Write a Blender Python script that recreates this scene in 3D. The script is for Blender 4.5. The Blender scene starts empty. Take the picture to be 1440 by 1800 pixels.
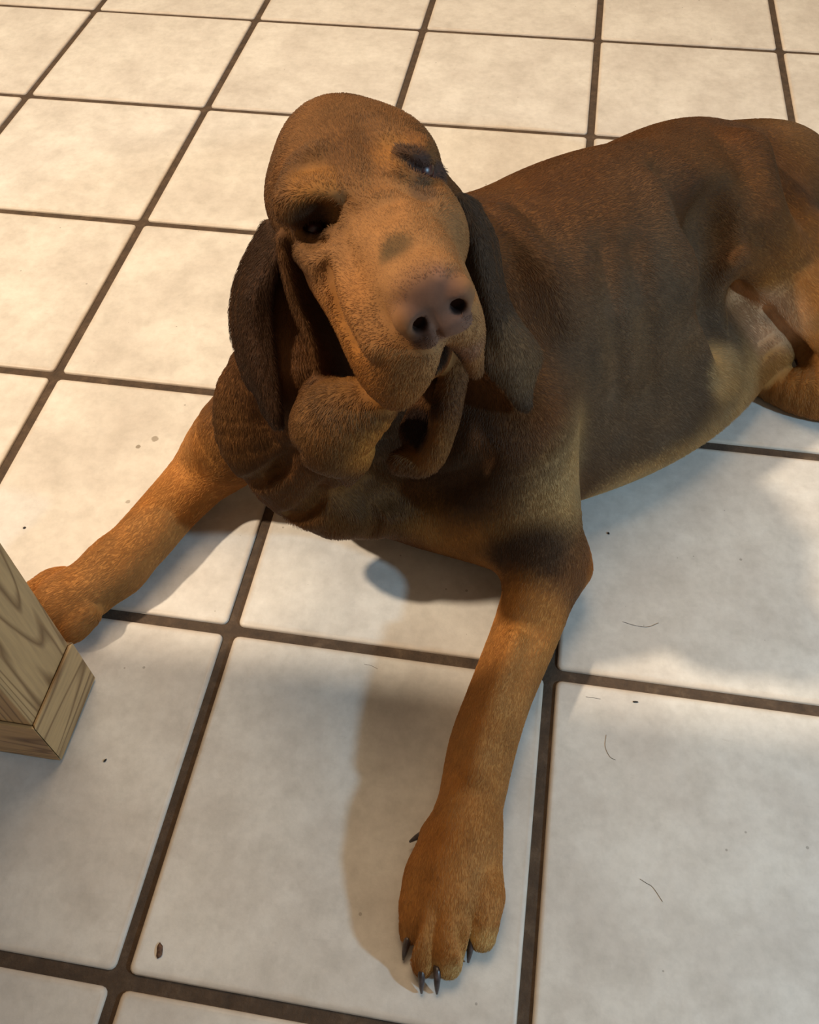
import bpy, math, random
import numpy as np
from mathutils import Matrix, Vector

scene = bpy.context.scene
col = scene.collection

# ------------------------------------------------------------------ camera
CAM_LOC = (0.9585, -0.0955, 0.8343)
CAM_ROT = ((0.986925, -0.117853, 0.109957),
           (0.160273, 0.789920, -0.591894),
           (-0.017101, 0.601778, 0.798480))
cd = bpy.data.cameras.new('camera')
cd.sensor_fit = 'HORIZONTAL'
cd.sensor_width = 36.0
cd.lens = 1572.93 / 1440.0 * 36.0
cd.clip_start = 0.01
cam = bpy.data.objects.new('camera', cd)
m = Matrix(CAM_ROT).to_4x4()
m.translation = Vector(CAM_LOC)
cam.matrix_world = m
col.objects.link(cam)
scene.camera = cam

# ------------------------------------------------------------------ light
world = bpy.data.worlds.new('room_light')
scene.world = world
world.use_nodes = True
world.node_tree.nodes['Background'].inputs[0].default_value = (1.0, 0.84, 0.66, 1)
world.node_tree.nodes['Background'].inputs[1].default_value = 0.24


def lamp(name, loc, target, power, color, size):
    d = bpy.data.lights.new(name, 'AREA')
    d.shape = 'DISK'
    d.size = size
    d.energy = power
    d.color = color
    o = bpy.data.objects.new(name, d)
    o.location = loc
    o.rotation_euler = (Vector(target) - Vector(loc)).to_track_quat('-Z', 'Y').to_euler()
    col.objects.link(o)
    return o


lamp('ceiling_lamp', (-0.85, 0.20, 2.45), (0.5, 0.8, 0.0), 94.0, (1.0, 0.83, 0.63), 0.14)
lamp('overhead_fill', (0.60, 1.45, 2.50), (0.70, 1.15, 0.0), 39.0, (1.0, 0.74, 0.48), 1.5)  # added broad overhead fill, stands in for the room's warm ambient light
lamp('kitchen_lamp', (2.37, -0.03, 0.93), (0.95, 0.25, 0.0), 18.5, (0.44, 0.74, 1.0), 0.09)

vs = scene.view_settings
vs.view_transform = 'Standard'
vs.look = 'None'
vs.exposure = -0.18
vs.gamma = 1.0
vs.use_curve_mapping = False


# ------------------------------------------------------------------ helpers
def srgb(r, g, b):
    f = lambda c: (c / 255 / 12.92) if c / 255 <= 0.04045 else ((c / 255 + 0.055) / 1.055) ** 2.4
    return (f(r), f(g), f(b), 1.0)


def new_mat(name):
    mt = bpy.data.materials.new(name)
    mt.use_nodes = True
    nt = mt.node_tree
    return mt, nt, nt.nodes['Principled BSDF']


class NT:
    """small node-building helper"""
    def __init__(self, nt):
        self.nt = nt

    def n(self, kind, **kw):
        nd = self.nt.nodes.new(kind)
        for k, v in kw.items():
            if k.startswith('i_'):
                key = k[2:]
                key = int(key) if key.isdigit() else key.replace('_', ' ')
                nd.inputs[key].default_value = v
            else:
                setattr(nd, k, v)
        return nd

    def l(self, a, b):
        self.nt.links.new(a, b)

    def ramp(self, fac, stops):
        r = self.nt.nodes.new('ShaderNodeValToRGB')
        cr = r.color_ramp
        while len(cr.elements) < len(stops):
            cr.elements.new(0.5)
        for e, (p, c) in zip(cr.elements, stops):
            e.position = p
            e.color = c if len(c) == 4 else (*c, 1)
        self.l(fac, r.inputs[0])
        return r.outputs[0]

    def mix(self, fac, a, b, mode='MIX'):
        x = self.nt.nodes.new('ShaderNodeMix')
        x.data_type = 'RGBA'
        x.blend_type = mode
        for s, v in ((x.inputs[0], fac), (x.inputs[6], a), (x.inputs[7], b)):
            if hasattr(v, 'is_linked'):
                self.l(v, s)
            else:
                s.default_value = v
        return x.outputs[2]

    def math(self, op, a, b=0.0, c=0.0, clamp=False):
        x = self.nt.nodes.new('ShaderNodeMath')
        x.operation = op
        x.use_clamp = clamp
        for s, v in zip(x.inputs, (a, b, c)):
            if hasattr(v, 'is_linked'):
                self.l(v, s)
            else:
                s.default_value = v
        return x.outputs[0]


def mesh_obj(name, verts, faces, mat, parent=None, smooth=True):
    me = bpy.data.meshes.new(name)
    me.from_pydata([tuple(v) for v in verts], [], [tuple(f) for f in faces])
    if smooth:
        me.polygons.foreach_set('use_smooth', [True] * len(me.polygons))
    me.materials.append(mat)
    me.update()
    o = bpy.data.objects.new(name, me)
    col.objects.link(o)
    if parent:
        o.parent = parent
    return o


# ------------------------------------------------------------------ floor
TILE = 0.34
GROUT = 0.0125


def tile_material(name='ceramic_tile', stains=()):
    mt, nt, bs = new_mat(name)
    N = NT(nt)
    tc = N.n('ShaderNodeTexCoord')
    info = N.n('ShaderNodeObjectInfo')
    off = N.n('ShaderNodeCombineXYZ')
    N.l(N.math('MULTIPLY', info.outputs['Random'], 37.0), off.inputs[0])
    N.l(N.math('MULTIPLY', info.outputs['Random'], 91.0), off.inputs[1])
    N.l(N.math('MULTIPLY', info.outputs['Random'], 13.0), off.inputs[2])
    add = N.n('ShaderNodeVectorMath', operation='ADD')
    N.l(tc.outputs['Object'], add.inputs[0])
    N.l(off.outputs[0], add.inputs[1])
    v = add.outputs[0]

    def noise(scale, detail, rough=0.6):
        t = N.n('ShaderNodeTexNoise', i_Scale=scale, i_Detail=detail, i_Roughness=rough)
        N.l(v, t.inputs['Vector'])
        return t.outputs[0]
    big = noise(9.0, 6.0, 0.62)
    c = N.ramp(big, [(0.30, srgb(203, 196, 187)), (0.47, srgb(212, 206, 197)), (0.62, srgb(222, 217, 208))])
    fine = noise(90.0, 4.0, 0.7)
    c = N.mix(0.30, c, N.ramp(fine, [(0.25, (0.62, 0.62, 0.62)), (0.6, (1, 1, 1))]), 'MULTIPLY')
    mid = noise(34.0, 4.0, 0.6)
    c = N.mix(0.55, c, N.ramp(mid, [(0.32, (0.80, 0.79, 0.77)), (0.50, (0.93, 0.92, 0.91)), (0.66, (1, 1, 1))]), 'MULTIPLY')
    # small pits and specks
    vo = N.n('ShaderNodeTexVoronoi', i_Scale=55.0, i_Randomness=1.0)
    N.l(v, vo.inputs['Vector'])
    sep = N.n('ShaderNodeSeparateColor')
    N.l(vo.outputs['Color'], sep.inputs[0])
    pick = N.math('GREATER_THAN', sep.outputs[0], 0.80)
    rad = N.math('MULTIPLY', sep.outputs[1], 0.09)
    dot = N.math('LESS_THAN', vo.outputs['Distance'], rad)
    spot = N.math('MULTIPLY', pick, dot)
    c = N.mix(N.math('MULTIPLY', spot, 0.42), c, srgb(90, 80, 68))
    # scuffs : stretched noise
    mp = N.n('ShaderNodeMapping')
    mp.inputs['Scale'].default_value = (14, 90, 1)
    mp.inputs['Rotation'].default_value = (0, 0, 0.5)
    N.l(v, mp.inputs['Vector'])
    sc = N.n('ShaderNodeTexNoise', i_Scale=1.6, i_Detail=5.0, i_Roughness=0.65)
    N.l(mp.outputs[0], sc.inputs['Vector'])
    scf = N.ramp(sc.outputs[0], [(0.66, (0, 0, 0)), (0.8, (1, 1, 1))])
    c = N.mix(N.math('MULTIPLY', scf, 0.22), c, srgb(130, 118, 104))
    # ochre grime along the rim
    so = N.n('ShaderNodeSeparateXYZ')
    N.l(tc.outputs['Object'], so.inputs[0])
    ex = N.math('ABSOLUTE', so.outputs[0])
    ey = N.math('ABSOLUTE', so.outputs[1])
    e = N.math('MAXIMUM', ex, ey)
    e = N.math('ADD', e, N.math('MULTIPLY', N.math('SUBTRACT', noise(40, 3), 0.5), 0.006))
    rim = N.ramp(N.math('MULTIPLY', e, 1 / (TILE / 2)), [(0.925, (0, 0, 0)), (0.962, (1, 1, 1))])
    c = N.mix(N.math('MULTIPLY', rim, 0.35), c, srgb(178, 146, 108))
    for sx_, sy_, r_, amt in stains:
        cx = N.math('SUBTRACT', so.outputs[0], sx_)
        cy = N.math('SUBTRACT', so.outputs[1], sy_)
        dd = N.math('SQRT', N.math('ADD', N.math('MULTIPLY', cx, cx), N.math('MULTIPLY', cy, cy)))
        dd = N.math('ADD', N.math('MULTIPLY', dd, 1 / r_), N.math('MULTIPLY', N.math('SUBTRACT', noise(160, 3), 0.5), 0.9))
        c = N.mix(N.math('MULTIPLY', N.ramp(dd, [(0.75, (1, 1, 1)), (1.0, (0, 0, 0))]), amt), c, srgb(118, 104, 82))
    N.l(c, bs.inputs['Base Color'])
    bs.inputs['Roughness'].default_value = 0.42
    bs.inputs['Specular IOR Level'].default_value = 0.25
    bp = N.n('ShaderNodeBump', i_Strength=0.25, i_Distance=0.0015)
    N.l(N.math('SUBTRACT', noise(60, 5), N.math('MULTIPLY', spot, 0.5)), bp.inputs['Height'])
    N.l(bp.outputs[0], bs.inputs['Normal'])
    return mt


def grout_material():
    mt, nt, bs = new_mat('grout')
    N = NT(nt)
    tc = N.n('ShaderNodeTexCoord')
    t = N.n('ShaderNodeTexNoise', i_Scale=60.0, i_Detail=6.0, i_Roughness=0.7)
    N.l(tc.outputs['Object'], t.inputs['Vector'])
    t2 = N.n('ShaderNodeTexNoise', i_Scale=5.0, i_Detail=3.0)
    N.l(tc.outputs['Object'], t2.inputs['Vector'])
    c = N.ramp(t.outputs[0], [(0.3, srgb(48, 38, 30)), (0.55, srgb(76, 60, 46)), (0.8, srgb(108, 90, 72))])
    c = N.mix(N.math('MULTIPLY', t2.outputs[0], 0.5), c, srgb(84, 66, 48))
    N.l(c, bs.inputs['Base Color'])
    bs.inputs['Roughness'].default_value = 0.9
    bp = N.n('ShaderNodeBump', i_Strength=0.8, i_Distance=0.003)
    N.l(t.outputs[0], bp.inputs['Height'])
    N.l(bp.outputs[0], bs.inputs['Normal'])
    return mt


M_TILE = tile_material()
M_GROUT = grout_material()

NX0, NX1, NY0, NY1 = -6, 9, -5, 11
gx0, gx1 = NX0 * TILE, (NX1 + 1) * TILE
gy0, gy1 = NY0 * TILE, (NY1 + 1) * TILE
gz = -0.0035
floor = mesh_obj('floor', [(gx0, gy0, gz), (gx1, gy0, gz), (gx1, gy1, gz), (gx0, gy1, gz),
                           (gx0, gy0, -0.03), (gx1, gy0, -0.03), (gx1, gy1, -0.03), (gx0, gy1, -0.03)],
                 [(0, 1, 2, 3), (7, 6, 5, 4), (0, 4, 5, 1), (1, 5, 6, 2), (2, 6, 7, 3), (3, 7, 4, 0)],
                 M_GROUT, smooth=False)
floor['kind'] = 'structure'
floor['label'] = 'beige ceramic tile floor with brown grout joints'


def tile_mesh():
    half = TILE / 2 - GROUT / 2
    rings = [(half, 0.006, -0.008), (half, 0.006, -0.0018), (half - 0.0012, 0.0055, -0.0005), (half - 0.004, 0.005, 0.0)]
    verts, faces = [], []
    seg = 3
    for hw, cr, z in rings:
        for cx, cy, a0 in ((1, 1, 0), (-1, 1, 90), (-1, -1, 180), (1, -1, 270)):
            for k in range(seg + 1):
                a = math.radians(a0 + 90 * k / seg)
                verts.append((cx * (hw - cr) + cr * math.cos(a), cy * (hw - cr) + cr * math.sin(a), z))
    n = 4 * (seg + 1)
    for r in range(len(rings) - 1):
        for k in range(n):
            a, b = r * n + k, r * n + (k + 1) % n
            faces.append((a, b, b + n, a + n))
    faces.append(tuple((len(rings) - 1) * n + k for k in range(n)))
    me = bpy.data.meshes.new('tile')
    me.from_pydata(verts, [], faces)
    me.polygons.foreach_set('use_smooth', [True] * (len(faces) - 1) + [False])
    me.materials.append(M_TILE)
    return me


TM = tile_mesh()
random.seed(4)
for i in range(NX0, NX1 + 1):
    for j in range(NY0, NY1 + 1):
        t = bpy.data.objects.new('tile', TM)
        t.location = ((i + 0.5) * TILE, (j + 0.5) * TILE, random.uniform(-0.0003, 0.0002))
        t.rotation_euler = (random.uniform(-.0015, .0015), random.uniform(-.0015, .0015), random.choice((0, 1, 2, 3)) * math.pi / 2)
        if (i, j) == (1, 1):
            t.rotation_euler = (0, 0, 0)
            t.data = TM.copy()
            t.data.materials[0] = tile_material('stained_tile', ((-0.0007, 0.0794, 0.0050, 0.6), (-0.0167, 0.0637, 0.0034, 0.7), (0.0008, -0.0213, 0.0030, 0.5)))
        t.parent = floor
        col.objects.link(t)


def wall_material():
    mt, nt, bs = new_mat('painted_wall')
    N = NT(nt)
    tc = N.n('ShaderNodeTexCoord')
    t = N.n('ShaderNodeTexNoise', i_Scale=6.0, i_Detail=5.0)
    N.l(tc.outputs['Object'], t.inputs['Vector'])
    N.l(N.ramp(t.outputs[0], [(0.3, srgb(206, 192, 168)), (0.7, srgb(218, 205, 182))]), bs.inputs['Base Color'])
    bs.inputs['Roughness'].default_value = 0.85
    return mt


M_WALL = wall_material()
for nm, lo, hi in (('wall_back', (gx0 - .12, gy1, -.03), (gx1, gy1 + .12, 2.6)), ('wall_left', (gx0 - .12, gy0, -.03), (gx0, gy1, 2.6))):
    (x0, y0, z0), (x1, y1, z1) = lo, hi
    w_ = mesh_obj(nm, [(x0, y0, z0), (x1, y0, z0), (x1, y1, z0), (x0, y1, z0), (x0, y0, z1), (x1, y0, z1), (x1, y1, z1), (x0, y1, z1)],
                  [(3, 2, 1, 0), (4, 5, 6, 7), (0, 1, 5, 4), (1, 2, 6, 5), (2, 3, 7, 6), (3, 0, 4, 7)], M_WALL, smooth=False)
    w_['kind'] = 'structure'


# ------------------------------------------------------------------ table
def wood_material(name, axis, dark, light, tone=1.0):
    mt, nt, bs = new_mat(name)
    N = NT(nt)
    tc = N.n('ShaderNodeTexCoord')
    mp = N.n('ShaderNodeMapping')
    s = {'x': (1.3, 16, 16), 'y': (16, 1.3, 16), 'z': (16, 16, 1.3)}[axis]
    mp.inputs['Scale'].default_value = s
    N.l(tc.outputs['Object'], mp.inputs['Vector'])
    wv = N.n('ShaderNodeTexNoise', i_Scale=1.0, i_Detail=2.5, i_Roughness=0.4, i_Distortion=0.6)
    N.l(mp.outputs[0], wv.inputs['Vector'])
    rings = N.math('FRACT', N.math('MULTIPLY', wv.outputs[0], 15.0))
    c = N.ramp(rings, [(0.0, dark), (0.16, light), (0.75, light), (1.0, dark)])
    mp2 = N.n('ShaderNodeMapping')
    mp2.inputs['Scale'].default_value = tuple(x * 14 for x in s)
    N.l(tc.outputs['Object'], mp2.inputs['Vector'])
    fb = N.n('ShaderNodeTexNoise', i_Scale=1.0, i_Detail=3.0)
    N.l(mp2.outputs[0], fb.inputs['Vector'])
    c = N.mix(0.5, c, N.ramp(fb.outputs[0], [(0.3, (0.6, 0.6, 0.6)), (0.6, (1, 1, 1))]), 'MULTIPLY')
    N.l(c, bs.inputs['Base Color'])
    bs.inputs['Roughness'].default_value = 0.45
    bp = N.n('ShaderNodeBump', i_Strength=0.3, i_Distance=0.001)
    N.l(rings, bp.inputs['Height'])
    N.l(bp.outputs[0], bs.inputs['Normal'])
    return mt


WD, WL = srgb(126, 92, 54), srgb(186, 150, 102)
M_WOODZ = wood_material('oak_upright', 'z', WD, WL)
M_WOODX = wood_material('oak_lengthwise', 'x', WD, WL)
M_WOODY = wood_material('oak_crosswise', 'y', WD, WL)


def beveled_box(name, lo, hi, bev, mat, parent, seg=2):
    import bmesh
    bm = bmesh.new()
    bmesh.ops.create_cube(bm, size=1.0)
    c = [(a + b) / 2 for a, b in zip(lo, hi)]
    d = [b - a for a, b in zip(lo, hi)]
    for v in bm.verts:
        v.co = Vector((v.co.x * d[0], v.co.y * d[1], v.co.z * d[2]))
    bmesh.ops.bevel(bm, geom=list(bm.edges), offset=bev, segments=seg, affect='EDGES', profile=0.5)
    me = bpy.data.meshes.new(name)
    bm.to_mesh(me)
    bm.free()
    me.materials.append(mat)
    o = bpy.data.objects.new(name, me)
    o.location = [a - b for a, b in zip(c, parent.location)] if parent else c
    if parent:
        o.parent = parent
    col.objects.link(o)
    return o


LX, LY0, LY1 = 0.559, 0.173, 0.263
table = bpy.data.objects.new('dining_table', None)
table.location = (LX - 0.045, (LY0 + LY1) / 2, 0)
col.objects.link(table)
table['label'] = 'oak dining table whose square leg stands beside the dog paw'
table['category'] = 'table'


def table_leg(x0, y0):
    w = 0.09
    base = []
    leg = beveled_box('leg', (x0 + .003, y0 + .003, 0.078), (x0 + w - .003, y0 + w - .003, 0.70), 0.0015, M_WOODZ, table)
    pb = beveled_box('plinth_block', (x0 + .004, y0 + .004, 0.003), (x0 + w - .004, y0 + w - .004, 0.077), 0.001, M_WOODY, None)
    pb.parent = leg
    pb.location = Vector(pb.location) - Vector(leg.location) - table.location
    # mitred facing boards round the foot
    z0, z1, th = 0.0025, 0.0775, 0.004
    for k in range(4):
        hw = w / 2
        prof = [(-hw, -hw), (hw, -hw), (hw - th, -hw + th), (-hw + th, -hw + th)]
        a = k * math.pi / 2
        g = 0.0004
        vs_ = []
        for z in (z0, z1):
            for (px, py) in prof:
                px = px * (1 - g / hw)
                vs_.append((px * math.cos(a) - py * math.sin(a), px * math.sin(a) + py * math.cos(a), z))
        fs = [(0, 3, 2, 1), (4, 5, 6, 7), (0, 1, 5, 4), (1, 2, 6, 5), (2, 3, 7, 6), (3, 0, 4, 7)]
        bo = mesh_obj('foot_board', vs_, fs, M_WOODY if k % 2 else M_WOODX, leg, smooth=False)
        bo.location = Vector((x0 + hw, y0 + hw, 0)) - Vector(leg.location) - table.location
        md = bo.modifiers.new('bevel', 'BEVEL')
        md.width = 0.0012
        md.segments = 2
    return leg


TX0, TX1, TY0, TY1 = -0.65, 0.66, -0.48, 0.277
for x0 in (LX - 0.09, -0.57):
    for y0 in (LY0, -0.40):
        table_leg(x0, y0)
beveled_box('tabletop', (TX0, TY0, 0.725), (TX1, TY1, 0.755), 0.006, M_WOODX, table)
beveled_box('apron', (-0.48, LY0 + .03, 0.64), (LX - .09, LY0 + .055, 0.725), 0.002, M_WOODX, table)
beveled_box('apron', (-0.48, -.36, 0.64), (LX - .09, -.335, 0.725), 0.002, M_WOODX, table)
beveled_box('apron', (LX - .055, -.31, 0.64), (LX - .03, LY0, 0.725), 0.002, M_WOODY, table)
beveled_box('apron', (-.54, -.31, 0.64), (-.515, LY0, 0.725), 0.002, M_WOODY, table)


def catmull(P, sub):
    if len(P) < 3 or sub < 2:
        return P
    E0, E1 = 2 * P[0] - P[1], 2 * P[-1] - P[-2]
    Q = np.concatenate([[E0], P, [E1]])
    out = []
    for i in range(1, len(Q) - 2):
        p0, p1, p2, p3 = Q[i - 1:i + 3]
        for s in range(sub):
            t = s / sub
            out.append(0.5 * (2 * p1 + (p2 - p0) * t + (2 * p0 - 5 * p1 + 4 * p2 - p3) * t * t + (3 * p1 - p0 - 3 * p2 + p3) * t ** 3))
    out.append(P[-1])
    return np.array(out)


# ------------------------------------------------------------------ bits on the floor
def flat_material(name, dark, light, scale):
    mt, nt, bs = new_mat(name)
    N = NT(nt)
    tc = N.n('ShaderNodeTexCoord')
    t = N.n('ShaderNodeTexNoise', i_Scale=scale, i_Detail=3.0)
    N.l(tc.outputs['Object'], t.inputs['Vector'])
    N.l(N.ramp(t.outputs[0], [(0.35, dark), (0.65, light)]), bs.inputs['Base Color'])
    bs.inputs['Roughness'].default_value = 0.8
    return mt


M_CRUMB = flat_material('crumb', srgb(56, 36, 26), srgb(110, 78, 56), 400)
M_SPECK = flat_material('dark_dirt', srgb(22, 18, 16), srgb(48, 40, 34), 600)
M_HAIR = flat_material('loose_hair', srgb(60, 44, 32), srgb(96, 72, 50), 50)


def crumb(name, p, a, b, h_, rot, mat, seed, label, group=None):
    rnd = random.Random(seed)
    vs_, fs = [], []
    nu, nv = 12, 6
    for j in range(nv + 1):
        th_ = math.pi * j / nv
        for i in range(nu):
            ph = 2 * math.pi * i / nu
            k = 1 + rnd.uniform(-0.18, 0.18)
            x, y, z = a * math.sin(th_) * math.cos(ph) * k, b * math.sin(th_) * math.sin(ph) * k, h_ * (1 + math.cos(th_))
            vs_.append((x * math.cos(rot) - y * math.sin(rot), x * math.sin(rot) + y * math.cos(rot), z))
    for j in range(nv):
        for i in range(nu):
            k = (i + 1) % nu
            fs.append((j * nu + i, (j + 1) * nu + i, (j + 1) * nu + k, j * nu + k))
    o = mesh_obj(name, vs_, fs, mat)
    o.location = (p[0], p[1], 0.0001)
    o['label'] = label
    o['category'] = 'crumb'
    if group:
        o['group'] = group
    return o


crumb('crumb', (0.7076, 0.0267, 0.0000), 0.0062, 0.0026, 0.0012, 1.85, M_CRUMB, 1, 'elongated brown crumb on the tile at bottom left')
crumb('dirt_speck', (1.1057, 0.3210, 0.0000), 0.0026, 0.0009, 0.0005, 0.1, M_SPECK, 2, 'tiny black speck just below the cracked joint right of the foreleg', 'specks on the floor')
crumb('dirt_speck', (0.5996, 0.1808, 0.0000), 0.0020, 0.0010, 0.0005, 1.2, M_SPECK, 3, 'tiny dark speck on the tile beside the table leg', 'specks on the floor')
crumb('dirt_speck', (0.4043, 0.4339, 0.0000), 0.0018, 0.0013, 0.0005, 0.6, M_SPECK, 4, 'tiny dark speck on the lit tile above the table leg', 'specks on the floor')
crumb('dirt_speck', (1.0734, 0.5260, 0.0000), 0.0018, 0.0011, 0.0005, 2.0, M_SPECK, 5, 'tiny dark speck on the shaded tile right of the elbow', 'specks on the floor')


def loose_hair(pts, label):
    P = np.array(pts, float) - np.array(pts[0])
    if len(P) == 3:
        P = np.array([P[0], (P[0] + P[1]) / 2, P[1], P[2]])
    P = catmull(P, 4)
    r, ns = 0.00018, 5
    vs_, fs = [], []
    for k in range(len(P)):
        d = P[min(k + 1, len(P) - 1)] - P[max(k - 1, 0)]
        sd = np.array([-d[1], d[0], 0.0])
        sd /= np.linalg.norm(sd) + 1e-12
        for q in range(ns):
            w = 2 * math.pi * q / ns
            vs_.append(P[k] + sd * r * math.cos(w) + np.array([0, 0, r * math.sin(w) + r]))
    for k in range(len(P) - 1):
        for q in range(ns):
            t = (q + 1) % ns
            fs.append((k * ns + q, k * ns + t, (k + 1) * ns + t, (k + 1) * ns + q))
    o = mesh_obj('loose_hair', vs_, fs, M_HAIR)
    o.location = (pts[0][0], pts[0][1], 0.0001)
    o['label'] = label
    o['category'] = 'hair'
    o['group'] = 'loose dog hairs on the floor'


loose_hair([(1.0781, 0.2815, 0.0000), (1.0774, 0.2696, 0.0000), (1.0820, 0.2599, 0.0000), (1.0875, 0.2573, 0.0000)], 'short curved brown hair on the tile right of the foreleg')
loose_hair([(1.0566, 0.3191, 0.0000), (1.0651, 0.3192, 0.0000), (1.0713, 0.3189, 0.0000)], 'short straight brown hair beside the cracked grout joint')
loose_hair([(1.0916, 0.4121, 0.0000), (1.1053, 0.4093, 0.0000), (1.1184, 0.4099, 0.0000), (1.1291, 0.4164, 0.0000)], 'curved brown hair across the small bright patch of floor')
loose_hair([(0.8287, 0.3208, 0.0000), (0.8359, 0.3206, 0.0000), (0.8436, 0.3178, 0.0000)], 'short brown hair below the grout joint left of the foreleg')
loose_hair([(1.1115, 0.1503, 0.0000), (1.1229, 0.1448, 0.0000), (1.1312, 0.1341, 0.0000)], 'curved brown hair on the tile at bottom right')

# ------------------------------------------------------------------ sculpting field
class Field:
    """signed distance field on a regular grid; primitives are blended in and the zero surface is meshed"""
    def __init__(self, lo, hi, h):
        self.lo = np.array(lo, np.float32)
        self.h = h
        self.n = np.ceil((np.array(hi) - np.array(lo)) / h).astype(int) + 1
        self.D = np.full(self.n, 0.05, np.float32)

    def block(self, lo, hi):
        a = np.clip(np.floor((np.array(lo) - self.lo) / self.h).astype(int), 0, self.n - 1)
        b = np.clip(np.ceil((np.array(hi) - self.lo) / self.h).astype(int) + 1, 1, self.n)
        ax = [self.lo[k] + self.h * np.arange(a[k], b[k], dtype=np.float32) for k in range(3)]
        sl = tuple(slice(a[k], b[k]) for k in range(3))
        return sl, ax[0][:, None, None], ax[1][None, :, None], ax[2][None, None, :]

    @staticmethod
    def smin(a, b, k):
        hh = np.maximum(k - np.abs(a - b), 0) / k
        return np.minimum(a, b) - hh * hh * k * 0.25

    def put(self, sl, d, k, cut=False):
        A_ = self.D[sl]
        if cut:
            self.D[sl] = -self.smin(-A_, d, k)
        else:
            self.D[sl] = self.smin(A_, d, k)

    # --- primitives
    def ell(self, c, r, R=None, k=0.02, cut=False):
        c = np.array(c, float)
        r = np.array(r, float)
        R = np.eye(3) if R is None else np.array(R)     # columns = axes
        ext = np.sqrt(((R * r) ** 2).sum(1)) + k + 0.01
        sl, X, Y, Z = self.block(c - ext, c + ext)
        if min(s.stop - s.start for s in sl) <= 0:
            return
        x, y, z = X - c[0], Y - c[1], Z - c[2]
        q = [R[0, i] * x + R[1, i] * y + R[2, i] * z for i in range(3)]
        k0 = np.sqrt((q[0] / r[0]) ** 2 + (q[1] / r[1]) ** 2 + (q[2] / r[2]) ** 2)
        k1 = np.sqrt((q[0] / r[0] ** 2) ** 2 + (q[1] / r[1] ** 2) ** 2 + (q[2] / r[2] ** 2) ** 2) + 1e-6
        d = k0 * (k0 - 1) / k1
        d = np.where(k0 < 1e-3, -r.min(), d).astype(np.float32)
        self.put(sl, d, k, cut)

    def _seg(self, X, Y, Z, a, b, ra, rb):
        ba = b - a
        l2 = float(ba @ ba) + 1e-12
        x, y, z = X - a[0], Y - a[1], Z - a[2]
        t = np.clip((x * ba[0] + y * ba[1] + z * ba[2]) / l2, 0, 1)
        dx, dy, dz = x - t * ba[0], y - t * ba[1], z - t * ba[2]
        return np.sqrt(dx * dx + dy * dy + dz * dz) - (ra + (rb - ra) * t)

    def chain(self, pts, k=0.02, cut=False, smooth=4):
        """pts: list of (point, radius), rounded with a spline"""
        P = np.array([[*p, r] for p, r in pts], float)
        P = catmull(P, smooth)
        rr = P[:, 3].max() + k + 0.01
        lo, hi = P[:, :3].min(0) - rr, P[:, :3].max(0) + rr
        sl, X, Y, Z = self.block(lo, hi)
        d = None
        for i in range(len(P) - 1):
            e = self._seg(X, Y, Z, P[i, :3], P[i + 1, :3], P[i, 3], P[i + 1, 3])
            d = e if d is None else np.minimum(d, e)
        self.put(sl, d.astype(np.float32), k, cut)

    def sheet(self, rows, thick, k=0.006, sub=3, cut=False):
        """thick curved skin through a grid of points"""
        G = np.array(rows, float)
        M, Nn = G.shape[:2]
        T_ = np.array(thick, float)
        if T_.ndim == 0:
            T_ = np.full((M, Nn), float(T_))
        elif T_.ndim == 1:
            T_ = np.repeat(T_[:, None], Nn, 1)
        G = np.concatenate([G, T_[..., None]], 2)
        G = np.stack([catmull(G[:, j], sub) for j in range(Nn)], 1)
        G = np.stack([catmull(G[i], sub) for i in range(G.shape[0])], 0)
        rr = T_.max() + k + 0.008
        lo, hi = G[..., :3].reshape(-1, 3).min(0) - rr, G[..., :3].reshape(-1, 3).max(0) + rr
        sl, X, Y, Z = self.block(lo, hi)
        shp = (X.shape[0], Y.shape[1], Z.shape[2])
        d = np.full(shp, 0.05, np.float32)
        o = np.array([s.start for s in sl])
        for i in range(G.shape[0] - 1):
            for j in range(G.shape[1] - 1):
                q = (G[i, j], G[i + 1, j], G[i + 1, j + 1], G[i, j + 1])
                for tri in ((q[0], q[1], q[2]), (q[0], q[2], q[3])):
                    V = np.array(tri)
                    l, h_ = V[:, :3].min(0) - rr, V[:, :3].max(0) + rr
                    s2, x, y, z = self.block(l, h_)
                    loc_ = tuple(slice(max(s.start - a, 0), s.stop - a) for s, a in zip(s2, o))
                    e = tri_dist(x, y, z, V[:, :3]) - V[:, 3].mean()
                    blk = d[loc_]
                    if blk.shape == e.shape:
                        d[loc_] = np.minimum(blk, e)
        self.put(sl, d, k, cut)
        return G[..., :3].reshape(-1, 3)

    def mesh(self):
        D, h = self.D, self.h
        S = D < 0
        nx, ny, nz = S.shape
        cnt = np.zeros((nx - 1, ny - 1, nz - 1), np.uint8)
        for i in (0, 1):
            for j in (0, 1):
                for k in (0, 1):
                    cnt += S[i:nx - 1 + i, j:ny - 1 + j, k:nz - 1 + k]
        act = np.argwhere((cnt > 0) & (cnt < 8))
        idm = np.full(cnt.shape, -1, np.int32)
        idm[act[:, 0], act[:, 1], act[:, 2]] = np.arange(len(act))
        cv = {}
        for i in (0, 1):
            for j in (0, 1):
                for k in (0, 1):
                    cv[i, j, k] = D[act[:, 0] + i, act[:, 1] + j, act[:, 2] + k]
        acc = np.zeros((len(act), 3))
        num = np.zeros(len(act))
        cs = list(cv)
        for a in cs:
            for ax in range(3):
                if a[ax] == 0:
                    b = tuple(1 if q == ax else a[q] for q in range(3))
                    va, vb = cv[a], cv[b]
                    mk = (va < 0) != (vb < 0)
                    t = np.where(mk, va / np.where(mk, va - vb, 1), 0)
                    for q in range(3):
                        acc[:, q] += np.where(mk, a[q] + (t if q == ax else 0), 0)
                    num += mk
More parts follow.
